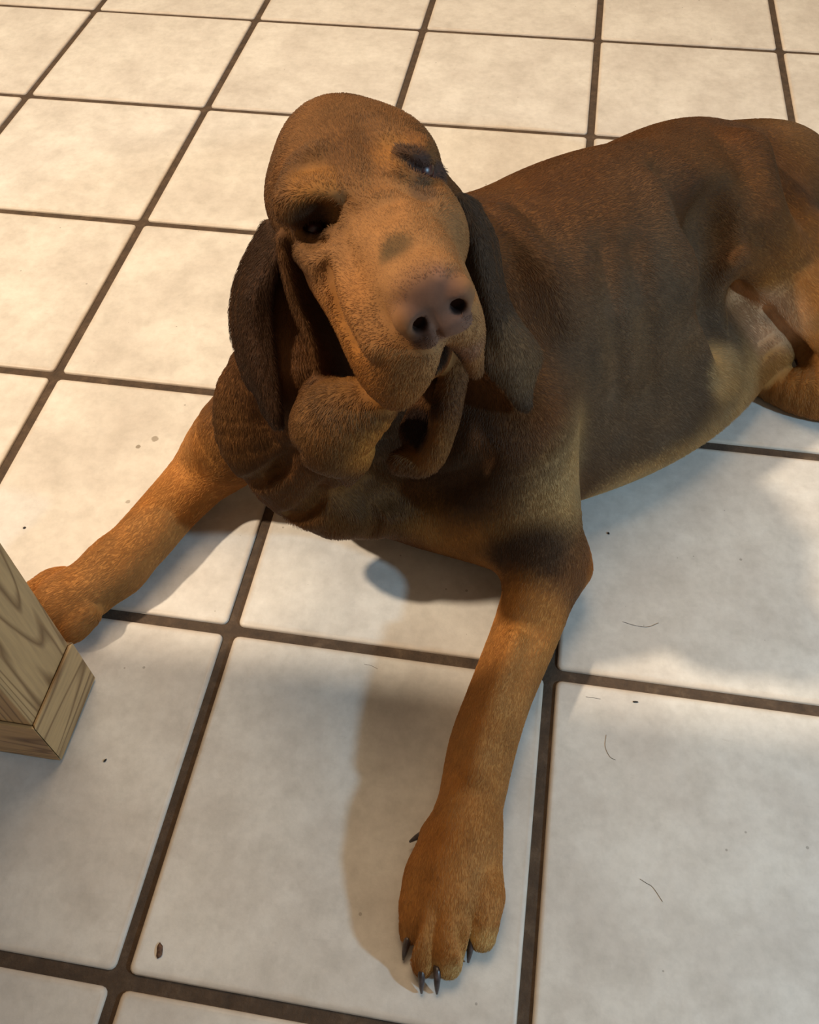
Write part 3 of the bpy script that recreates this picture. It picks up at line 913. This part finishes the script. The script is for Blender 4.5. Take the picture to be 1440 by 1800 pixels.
BACK = srgb(122, 82, 48)
FLANK = srgb(122, 96, 74)
NECK = srgb(174, 124, 68)
TAN = srgb(180, 128, 72)
LEG = srgb(172, 122, 70)
HEAD = srgb(140, 100, 64)
MUZZLE = srgb(182, 134, 90)
DARK = srgb(72, 50, 36)
EAR = srgb(84, 64, 48)
CHEST = srgb(134, 92, 50)
CREAM = srgb(222, 182, 130)
PINK = srgb(244, 194, 156)
NOSE = srgb(124, 94, 86)
BLACKISH = srgb(52, 38, 30)
spots = [
    # trunk
    (T(0.10, 0.10, 0.18), 0.16, FLANK, 1.0),
    (T(0.17, 0.13, 0.11), 0.11, FLANK, 1.0),
    ((0.9908, 0.6781, 0.2800), 0.07, BACK, 0.8),
    ((0.9316, 0.6636, 0.2500), 0.07, NECK, 0.9),
    ((0.9753, 0.6133, 0.2000), 0.06, NECK, 0.6),
    ((1.0621, 0.5821, 0.0200), 0.060, CREAM, 0.9),
    ((1.1008, 0.6184, 0.0200), 0.060, CREAM, 0.9),
    ((1.1444, 0.6702, 0.0200), 0.065, CREAM, 1.0),
    ((1.1883, 0.7393, 0.0300), 0.075, CREAM, 1.0),
    ((1.1801, 0.6923, 0.1125), 0.035, CREAM, 0.8),
    ((1.0202, 0.4739, 0.1543), 0.035, CREAM, 0.8),
    # hindquarters
    ((1.2764, 1.0306, 0.1600), 0.11, srgb(150, 112, 72), 0.7),
    ((1.2566, 0.8159, 0.1600), 0.08, srgb(170, 112, 56), 0.9),
    ((1.2926, 0.7875, 0.1200), 0.07, srgb(190, 132, 72), 0.9),
    ((1.2140, 0.8164, 0.1509), 0.025, srgb(200, 142, 78), 0.8),
    ((1.2489, 0.8058, 0.1297), 0.025, srgb(200, 142, 78), 0.8),
    ((1.2887, 0.7957, 0.0948), 0.03, srgb(200, 142, 78), 0.8),
    ((1.2346, 0.8144, 0.0900), 0.055, PINK, 1.0),
    ((1.2493, 0.7627, 0.0500), 0.030, srgb(190, 142, 88), 1.0),
    ((1.3006, 0.7359, 0.0400), 0.07, srgb(196, 140, 80), 1.0),
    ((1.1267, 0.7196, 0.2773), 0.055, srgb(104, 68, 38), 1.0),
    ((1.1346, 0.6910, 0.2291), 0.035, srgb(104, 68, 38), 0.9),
    ((1.1842, 0.7953, 0.2296), 0.06, srgb(132, 88, 48), 0.8),
    # chest, shoulder and elbow
    ((0.8024, 0.4259, 0.1000), 0.09, CHEST, 1.0),
    ((0.9235, 0.4368, 0.1000), 0.06, srgb(186, 138, 78), 1.0),
    ((0.9809, 0.4863, 0.1500), 0.065, srgb(208, 172, 124), 1.0),  # shoulder highlight from the cool side, painted into the coat
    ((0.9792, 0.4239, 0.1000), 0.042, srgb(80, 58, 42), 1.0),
    ((0.8845, 0.4229, 0.2000), 0.080, srgb(82, 58, 38), 1.0),  # throat darkened: the head's shade on the neck painted into the coat
    ((0.7042, 0.4423, 0.2200), 0.06, srgb(132, 94, 56), 0.9),
    # forelegs
    ((0.9758, 0.3476, 0.0500), 0.06, TAN, 1.0),
    ((0.9592, 0.2427, 0.0500), 0.08, LEG, 1.0),
    ((0.9454, 0.1464, 0.0500), 0.08, LEG, 1.0),
    ((0.9484, 0.0887, 0.0400), 0.06, LEG, 1.0),
    ((0.9800, 0.0724, 0.0150), 0.018, srgb(202, 168, 116), 0.8),
    ((0.9543, 0.0492, 0.0120), 0.016, srgb(202, 168, 116), 0.8),
    ((1.0426, 0.4460, 0.0400), 0.03, srgb(170, 112, 58), 0.9),
    ((0.6185, 0.5089, 0.0600), 0.08, TAN, 1.0),
    ((0.5859, 0.4385, 0.0500), 0.08, TAN, 1.0),
    ((0.5539, 0.3657, 0.0500), 0.08, LEG, 1.0),
    ((0.5053, 0.3282, 0.0300), 0.08, LEG, 1.0),
    # head
    (H(0, -3, 2), 0.10, HEAD, 1.0),
    (H(0, 7, -4), 0.075, MUZZLE, 1.0),
    (H(4, 5, -8), 0.055, srgb(186, 126, 62), 0.9),
    (H(3.2, 1.2, 3.2), 0.018, TAN, 0.8),
    (H(-3.0, 1.2, 3.4), 0.018, TAN, 0.8),
    ((0.8209, 0.3521, 0.3152), 0.045, srgb(140, 100, 60), 0.9),
    ((0.8447, 0.3666, 0.3064), 0.030, srgb(206, 140, 66), 0.9),  # warm lit half of the flew, painted in as orange
    ((0.8908, 0.3782, 0.2908), 0.030, srgb(150, 104, 58), 0.9),
    (H(4.5, 1.2, 0.9), 0.013, srgb(70, 46, 28), 0.9),
    ((0.7994, 0.4240, 0.4604), 0.014, srgb(70, 46, 28), 0.8),
    ((0.7940, 0.4402, 0.4406), 0.009, BLACKISH, 0.9),
    ((0.7973, 0.4338, 0.4382), 0.005, srgb(190, 150, 135), 0.7),
    ((0.8594, 0.4661, 0.4928), 0.010, srgb(80, 62, 56), 0.9),
    ((0.8687, 0.4642, 0.4827), 0.010, srgb(84, 66, 70), 0.9),
    ((0.8772, 0.4808, 0.4665), 0.010, srgb(84, 66, 66), 0.9),
    ((0.8740, 0.4477, 0.4739), 0.010, srgb(110, 86, 70), 0.7),
    ((0.8724, 0.4772, 0.4661), 0.004, srgb(196, 128, 128), 0.9),
    ((0.8678, 0.3824, 0.4712), 0.012, srgb(104, 86, 62), 0.8),
    ((0.8638, 0.3789, 0.4662), 0.009, srgb(104, 86, 62), 0.6),
    (H(0, 12.0, -3.5), 0.025, NOSE, 1.0),
    (H(1.3, 12.6, -5.0), 0.009, srgb(92, 66, 58), 0.8),
    (H(-1.3, 12.6, -5.0), 0.009, srgb(100, 74, 70), 0.7),
    (H(-0.9, 11.8, -1.8), 0.006, srgb(176, 132, 116), 0.6),  # pinkish highlight on the nose top, put into the colour
    (H(-0.4, 12.2, -5.2), 0.016, srgb(140, 108, 100), 0.8),
    ((0.9129, 0.3769, 0.4016), 0.014, srgb(150, 112, 98), 0.7),
    (H(1.35, 12.6, -3.9), 0.006, srgb(40, 28, 28), 1.0),
    (H(-1.35, 12.6, -3.9), 0.006, srgb(40, 28, 28), 1.0),
]
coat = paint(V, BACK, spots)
coat = tint(coat, near(V, foldR, 0.006, 0.012) * 0.75, srgb(110, 74, 44))
coat = tint(coat, near(V, earR, 0.006, 0.010), srgb(78, 54, 38))
coat = tint(coat, near(V, earL, 0.006, 0.010), EAR)
coat = tint(coat, near(V, np.array([(0.9466, 0.4800, 0.3097), (0.9555, 0.4788, 0.2922)]), 0.012, 0.040) * near(V, earL, 0.006, 0.010) * 0.7, srgb(138, 112, 86))
# lower edges of the flews and the mouth
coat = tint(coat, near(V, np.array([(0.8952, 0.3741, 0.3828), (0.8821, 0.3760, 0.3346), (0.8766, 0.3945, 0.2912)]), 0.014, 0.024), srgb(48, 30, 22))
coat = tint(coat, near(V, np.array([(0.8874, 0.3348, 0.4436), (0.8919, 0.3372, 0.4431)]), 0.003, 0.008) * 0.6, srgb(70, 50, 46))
LEGS = near(V, np.array([(1.0040, 0.4264, 0.0500), (0.9890, 0.3684, 0.0400), (0.9709, 0.2897, 0.0400), (0.9605, 0.2380, 0.0350), (0.9540, 0.1952, 0.0300), (0.9500, 0.1533, 0.0300),
                         (0.9482, 0.1095, 0.0300), (0.9505, 0.0756, 0.0200), (0.6305, 0.5365, 0.0600), (0.5977, 0.4970, 0.0400), (0.5785, 0.4529, 0.0400), (0.5628, 0.4036, 0.0400),
                         (0.5388, 0.3730, 0.0300), (0.5178, 0.3443, 0.0300), (0.4961, 0.3198, 0.0300)]), 0.05, 0.085)
def vnoise(P, scale, seed):
    """smooth value noise, -1 to 1"""
    G = np.random.default_rng(seed).uniform(-1, 1, (64, 64, 64))
    X = P * scale + 17.3
    i = np.floor(X).astype(int)
    f = X - i
    f = f * f * (3 - 2 * f)
    out = 0
    for a in (0, 1):
        for b in (0, 1):
            for c in (0, 1):
                w = (f[:, 0] if a else 1 - f[:, 0]) * (f[:, 1] if b else 1 - f[:, 1]) * (f[:, 2] if c else 1 - f[:, 2])
                out = out + w * G[(i[:, 0] + a) % 64, (i[:, 1] + b) % 64, (i[:, 2] + c) % 64]
    return out


mott = 0.13 * vnoise(V, 28, 1) + 0.10 * vnoise(V, 75, 2) + 0.07 * vnoise(V, 190, 3)
hue = 0.10 * vnoise(V, 40, 4)
coat = coat * (0.56 + 0.30 * LEGS)[:, None] * (1 + mott)[:, None] * np.stack([1.03 + hue * 0.4, 0.95 - hue * 0.2, 0.78 - hue], 1)
dog = bpy.data.objects.new('dog', None)
dog.location = (0.93, 0.66, 0.0)
col.objects.link(dog)
dog['label'] = 'brown and tan bloodhound lying on the tiles with long drooping ears'
dog['category'] = 'dog'

M_COAT = coat_material()
me = bpy.data.meshes.new('body')
me.vertices.add(len(V))
me.vertices.foreach_set('co', (V - np.array(dog.location)).astype(np.float32).ravel())
me.loops.add(len(Q) * 4)
me.loops.foreach_set('vertex_index', Q.astype(np.int32).ravel())
me.polygons.add(len(Q))
me.polygons.foreach_set('loop_start', np.arange(0, len(Q) * 4, 4, dtype=np.int32))
me.update(calc_edges=True)
me.validate()
me.polygons.foreach_set('use_smooth', [True] * len(me.polygons))
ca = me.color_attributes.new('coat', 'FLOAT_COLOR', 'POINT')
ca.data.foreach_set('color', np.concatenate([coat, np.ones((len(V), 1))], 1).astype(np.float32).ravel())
me.materials.append(M_COAT)
body = bpy.data.objects.new('body', me)
body.parent = dog
col.objects.link(body)
DL = np.array(dog.location)

# --- eyes
def eye_material():
    mt, nt, bs = new_mat('wet_eye')
    N = NT(nt)
    tc = N.n('ShaderNodeTexCoord')
    t = N.n('ShaderNodeTexNoise', i_Scale=220.0, i_Detail=2.0)
    N.l(tc.outputs['Object'], t.inputs['Vector'])
    N.l(N.ramp(t.outputs[0], [(0.35, srgb(34, 16, 12)), (0.65, srgb(84, 36, 28))]), bs.inputs['Base Color'])
    bs.inputs['Roughness'].default_value = 0.35
    return mt


def ball(c, r, nu=20, nv=12):
    vs_, fs = [], []
    for j in range(nv + 1):
        a = math.pi * j / nv
        for i in range(nu):
            b = 2 * math.pi * i / nu
            vs_.append((c[0] + r * math.sin(a) * math.cos(b), c[1] + r * math.sin(a) * math.sin(b), c[2] + r * math.cos(a)))
    for j in range(nv):
        for i in range(nu):
            k = (i + 1) % nu
            fs.append((j * nu + i, (j + 1) * nu + i, (j + 1) * nu + k, j * nu + k))
    return vs_, fs


M_EYE = eye_material()
for c in ((0.7926, 0.4445, 0.4370), (0.8680, 0.4736, 0.4729)):
    v_, f_ = ball(np.array(c) - DL, 0.0095)
    mesh_obj('eye', v_, f_, M_EYE, dog)


# --- claws
def claw_material():
    mt, nt, bs = new_mat('horn')
    N = NT(nt)
    tc = N.n('ShaderNodeTexCoord')
    t = N.n('ShaderNodeTexNoise', i_Scale=140.0, i_Detail=3.0)
    N.l(tc.outputs['Object'], t.inputs['Vector'])
    N.l(N.ramp(t.outputs[0], [(0.3, srgb(38, 30, 30)), (0.75, srgb(92, 80, 78))]), bs.inputs['Base Color'])
    bs.inputs['Roughness'].default_value = 0.3
    return mt


M_CLAW = claw_material()


def claw(a, b, r):
    a, b = np.array(a) - DL, np.array(b) - DL
    d = b - a
    ln = np.linalg.norm(d)
    side = np.cross(d / ln, [0, 0, 1.0])
    side /= np.linalg.norm(side)
    up = np.cross(side, d / ln)
    vs_, fs = [], []
    nr, ns = 7, 10
    a = a - d * 0.25
    d = d * 1.25
    for i in range(nr):
        t = i / (nr - 1)
        c = a + d * t + up * (0.22 * ln * math.sin(math.pi * t) * 0.8)
        rr = r * (1 - t ** 2.0 * 0.72)
        for k in range(ns):
            w = 2 * math.pi * k / ns
            vs_.append(c + side * rr * 0.78 * math.cos(w) + up * rr * 1.1 * math.sin(w))
    for i in range(nr - 1):
        for k in range(ns):
            q = (k + 1) % ns
            fs.append((i * ns + k, i * ns + q, (i + 1) * ns + q, (i + 1) * ns + k))
    fs.append(tuple((nr - 1) * ns + k for k in range(ns)))
    fs.append(tuple(reversed(range(ns))))
    o = mesh_obj('claw', vs_, fs, M_CLAW, dog)
    o['label'] = 'dark horn claw'


for a_, b_, r_ in (((0.9165, 0.0665, 0.0120), (0.9147, 0.0524, 0.0030), 0.0044), ((0.9315, 0.0451, 0.0120), (0.9338, 0.0298, 0.0030), 0.0044),
                   ((0.9445, 0.0470, 0.0130), (0.9464, 0.0314, 0.0030), 0.0044), ((0.9696, 0.0758, 0.0120), (0.9691, 0.0588, 0.0030), 0.0046),
                   ((0.9201, 0.1558, 0.0170), (0.9049, 0.1468, 0.0120), 0.0046),
                   ((0.4556, 0.3462, 0.0120), (0.4345, 0.3413, 0.0030), 0.0044), ((0.4529, 0.3184, 0.0120), (0.4350, 0.3110, 0.0030), 0.0044),
                   ((0.4736, 0.3005, 0.0120), (0.4579, 0.2935, 0.0030), 0.0044), ((0.5098, 0.2992, 0.0120), (0.4966, 0.2898, 0.0030), 0.0044)):
    claw(a_, b_, r_)


# --- short fur
def fur_flow():
    dn = np.array([0, 0, -1.0])
    fw, hu, hx = HR[:, 1], HR[:, 2], HR[:, 0]
    back = -fw
    fl = []

    def put(p, d):
        fl.append((np.array(p, float), np.array(d, float) / np.linalg.norm(d)))
    put(H(0, 12, -2), back + hu * 0.2)
    put(H(0, 6, 0), back)
    put(H(0, 0, 2), back + hu * 0.4)
    put(H(0, -5, 5), back - hu * 0.2)
    put(H(0, -11, 4), back - hu)
    for sx in (1, -1):
        put(H(sx * 4, 8, -6), dn * 0.8 + back * 0.7)
        put(H(sx * 4, 3, -4), dn * 0.7 + back * 0.8)
        put(H(sx * 6, -4, 0), dn * 0.6 + back * 0.8)
    for q in (earR, earL, foldR):
        for p in q[::25]:
            put(p, dn)
    put((0.8190, 0.3528, 0.3206), dn + hx * 0.2)
    put((0.8903, 0.3811, 0.3011), dn)
    put((0.78, 0.47, 0.28), dn + TA * 0.2)
    put((0.72, 0.47, 0.24), dn)
    put((0.82, 0.47, 0.12), dn)
    put((0.80, 0.45, 0.05), dn)
    put((0.90, 0.45, 0.10), dn + TN * 0.3)
    for s_ in (-0.1, 0.0, 0.1, 0.2, 0.3, 0.4):
        put(T(s_, 0.0, 0.34), TA)
        put(T(s_, 0.12, 0.22), TA * 0.8 + dn * 0.6)
        put(T(s_, 0.17, 0.08), TA * 0.6 + dn * 0.8)
        put(T(s_, -0.12, 0.22), TA * 0.8 + dn * 0.6)
    put((0.9719, 0.4596, 0.1800), dn)
    put((0.9973, 0.4479, 0.1000), dn - TN * 0.2)
    for ch in ([(1.0123, 0.4348, 0.0500), (0.9709, 0.2897, 0.0400), (0.9541, 0.1934, 0.0350), (0.9470, 0.1187, 0.0300), (0.9516, 0.0513, 0.0100)],
               [(0.6293, 0.5407, 0.0600), (0.5823, 0.4575, 0.0400), (0.5454, 0.3814, 0.0300), (0.5049, 0.3326, 0.0250), (0.4661, 0.3131, 0.0100)],
               [(1.1722, 0.8921, 0.2000), (1.2249, 0.8631, 0.1700), (1.2971, 0.8297, 0.1200), (1.3504, 0.7997, 0.0900)],
               [(1.2108, 0.8642, 0.1000), (1.2577, 0.7897, 0.0400)]):
        for a_, b_ in zip(ch, ch[1:]):
            a_, b_ = np.array(a_), np.array(b_)
            for t_ in (0.0, 0.5):
                put(a_ + (b_ - a_) * t_, b_ - a_)
    return np.array([f[0] for f in fl]), np.array([f[1] for f in fl])


def make_fur(count):
    rng = np.random.default_rng(7)
    n_ = np.cross(V[Q[:, 2]] - V[Q[:, 0]], V[Q[:, 3]] - V[Q[:, 1]])
    area = np.linalg.norm(n_, axis=1)
    n_ = n_ / (area[:, None] + 1e-12)
    NV = np.zeros_like(V)
    for k in range(4):
        np.add.at(NV, Q[:, k], n_)
    NV /= np.linalg.norm(NV, axis=1, keepdims=True) + 1e-12
    cen = V[Q].mean(1)
    w = area * (cen[:, 2] > 0.006)
    f = rng.choice(len(Q), count, p=w / w.sum())
    u, v = rng.random(count), rng.random(count)
    q = Q[f]
    bl = [((1 - u) * (1 - v)), (u * (1 - v)), (u * v), ((1 - u) * v)]
    P = sum(V[q[:, k]] * bl[k][:, None] for k in range(4))
    Nn = sum(NV[q[:, k]] * bl[k][:, None] for k in range(4))
    Nn /= np.linalg.norm(Nn, axis=1, keepdims=True) + 1e-9
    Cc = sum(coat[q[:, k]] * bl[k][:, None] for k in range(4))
    # bare skin: nose leather, eyelid rims, inside of the mouth
    bare = np.zeros(count)
    for c_, r_ in BARE:
        bare = np.maximum(bare, np.linalg.norm(P - np.array(c_), axis=1) < r_)
    keep = bare < 0.5
    P, Nn, Cc = P[keep], Nn[keep], Cc[keep]
    fp, fd = fur_flow()
    D_ = np.zeros_like(P)
    for a_, b_ in zip(fp, fd):
        ww = 1.0 / (((P - a_) ** 2).sum(1) + 0.0006) ** 2
        D_ += b_ * ww[:, None]
    D_ /= np.linalg.norm(D_, axis=1, keepdims=True) + 1e-9
    D_ += rng.normal(size=P.shape) * 0.07
    D_ -= Nn * (D_ * Nn).sum(1, keepdims=True)
    D_ /= np.linalg.norm(D_, axis=1, keepdims=True) + 1e-9
    m_ = len(P)
    ln = np.full(m_, 0.0060)
    for c_, r_, l_ in FURLEN:
        ww = np.clip(1.4 - np.linalg.norm(P - np.array(c_), axis=1) / r_, 0, 1)
        ln = ln * (1 - ww) + l_ * ww
    ln *= rng.uniform(0.6, 1.25, m_)
    lift = rng.uniform(0.06, 0.17, m_)
    p1 = P + (D_ + Nn * lift[:, None] * 1.2) * ln[:, None] * 0.5
    p2 = P + (D_ + Nn * lift[:, None] * 0.55) * ln[:, None]
    pts = np.stack([P - Nn * 0.0006, p1, p2], 1)
    pts[..., 2] = np.maximum(pts[..., 2], 0.0012)
    hc = bpy.data.hair_curves.new('fur')
    hc.add_curves([3] * m_)
    hc.attributes['position'].data.foreach_set('vector', (pts - DL).astype(np.float32).ravel())
    ra = hc.attributes.get('radius') or hc.attributes.new('radius', 'FLOAT', 'POINT')
    rr = np.tile(np.array([0.00015, 0.00013, 0.00005], np.float32), m_)
    ra.data.foreach_set('value', rr)
    at = hc.attributes.new('coat', 'FLOAT_COLOR', 'CURVE')
    var = rng.uniform(0.88, 1.12, m_)
    light = (rng.random(m_) < 0.05) * 0.3
    Cc = Cc * (var + light)[:, None]
    at.data.foreach_set('color', np.concatenate([Cc, np.ones((m_, 1))], 1).astype(np.float32).ravel())
    mt, nt, bs = new_mat('fur_strand')
    N = NT(nt)
    an = N.n('ShaderNodeAttribute', attribute_name='coat')
    N.l(an.outputs['Color'], bs.inputs['Base Color'])
    bs.inputs['Roughness'].default_value = 0.55
    bs.inputs['Specular IOR Level'].default_value = 0.25
    hc.materials.append(mt)
    o = bpy.data.objects.new('fur', hc)
    o.parent = dog
    o['kind'] = 'stuff'
    o['label'] = 'short brown and tan coat'
    col.objects.link(o)
    return o


BARE = [(H(0, 12.2, -3.4), 0.019), (H(1.6, 12.2, -3.6), 0.013), (H(-1.6, 12.2, -3.6), 0.013), (H(-0.2, 12.4, -5.2), 0.011),
        ((0.7947, 0.4378, 0.4423), 0.008), ((0.8680, 0.4789, 0.4692), 0.009)]
FURLEN = [((0.7236, 0.4852, 0.3758), 0.03, 0.012), ((0.7076, 0.4654, 0.3367), 0.03, 0.010), ((0.9010, 0.5451, 0.4052), 0.03, 0.010), (H(0, 6, -3), 0.07, 0.0035), (H(0, 11, -3), 0.04, 0.002), ((0.7095, 0.4431, 0.2200), 0.05, 0.009), ((0.7909, 0.4242, 0.1000), 0.07, 0.010),
          (T(0.2, 0.16, 0.03), 0.10, 0.014), ((1.1915, 0.7696, 0.0500), 0.06, 0.016), ((0.9483, 0.0911, 0.0300), 0.07, 0.0042), ((0.9638, 0.2535, 0.0400), 0.10, 0.0045), ((0.9575, 0.1715, 0.0400), 0.07, 0.0045), ((0.5748, 0.4443, 0.0400), 0.12, 0.0048),
          ((1.2380, 0.8149, 0.0900), 0.045, 0.003)]
make_fur(900000)
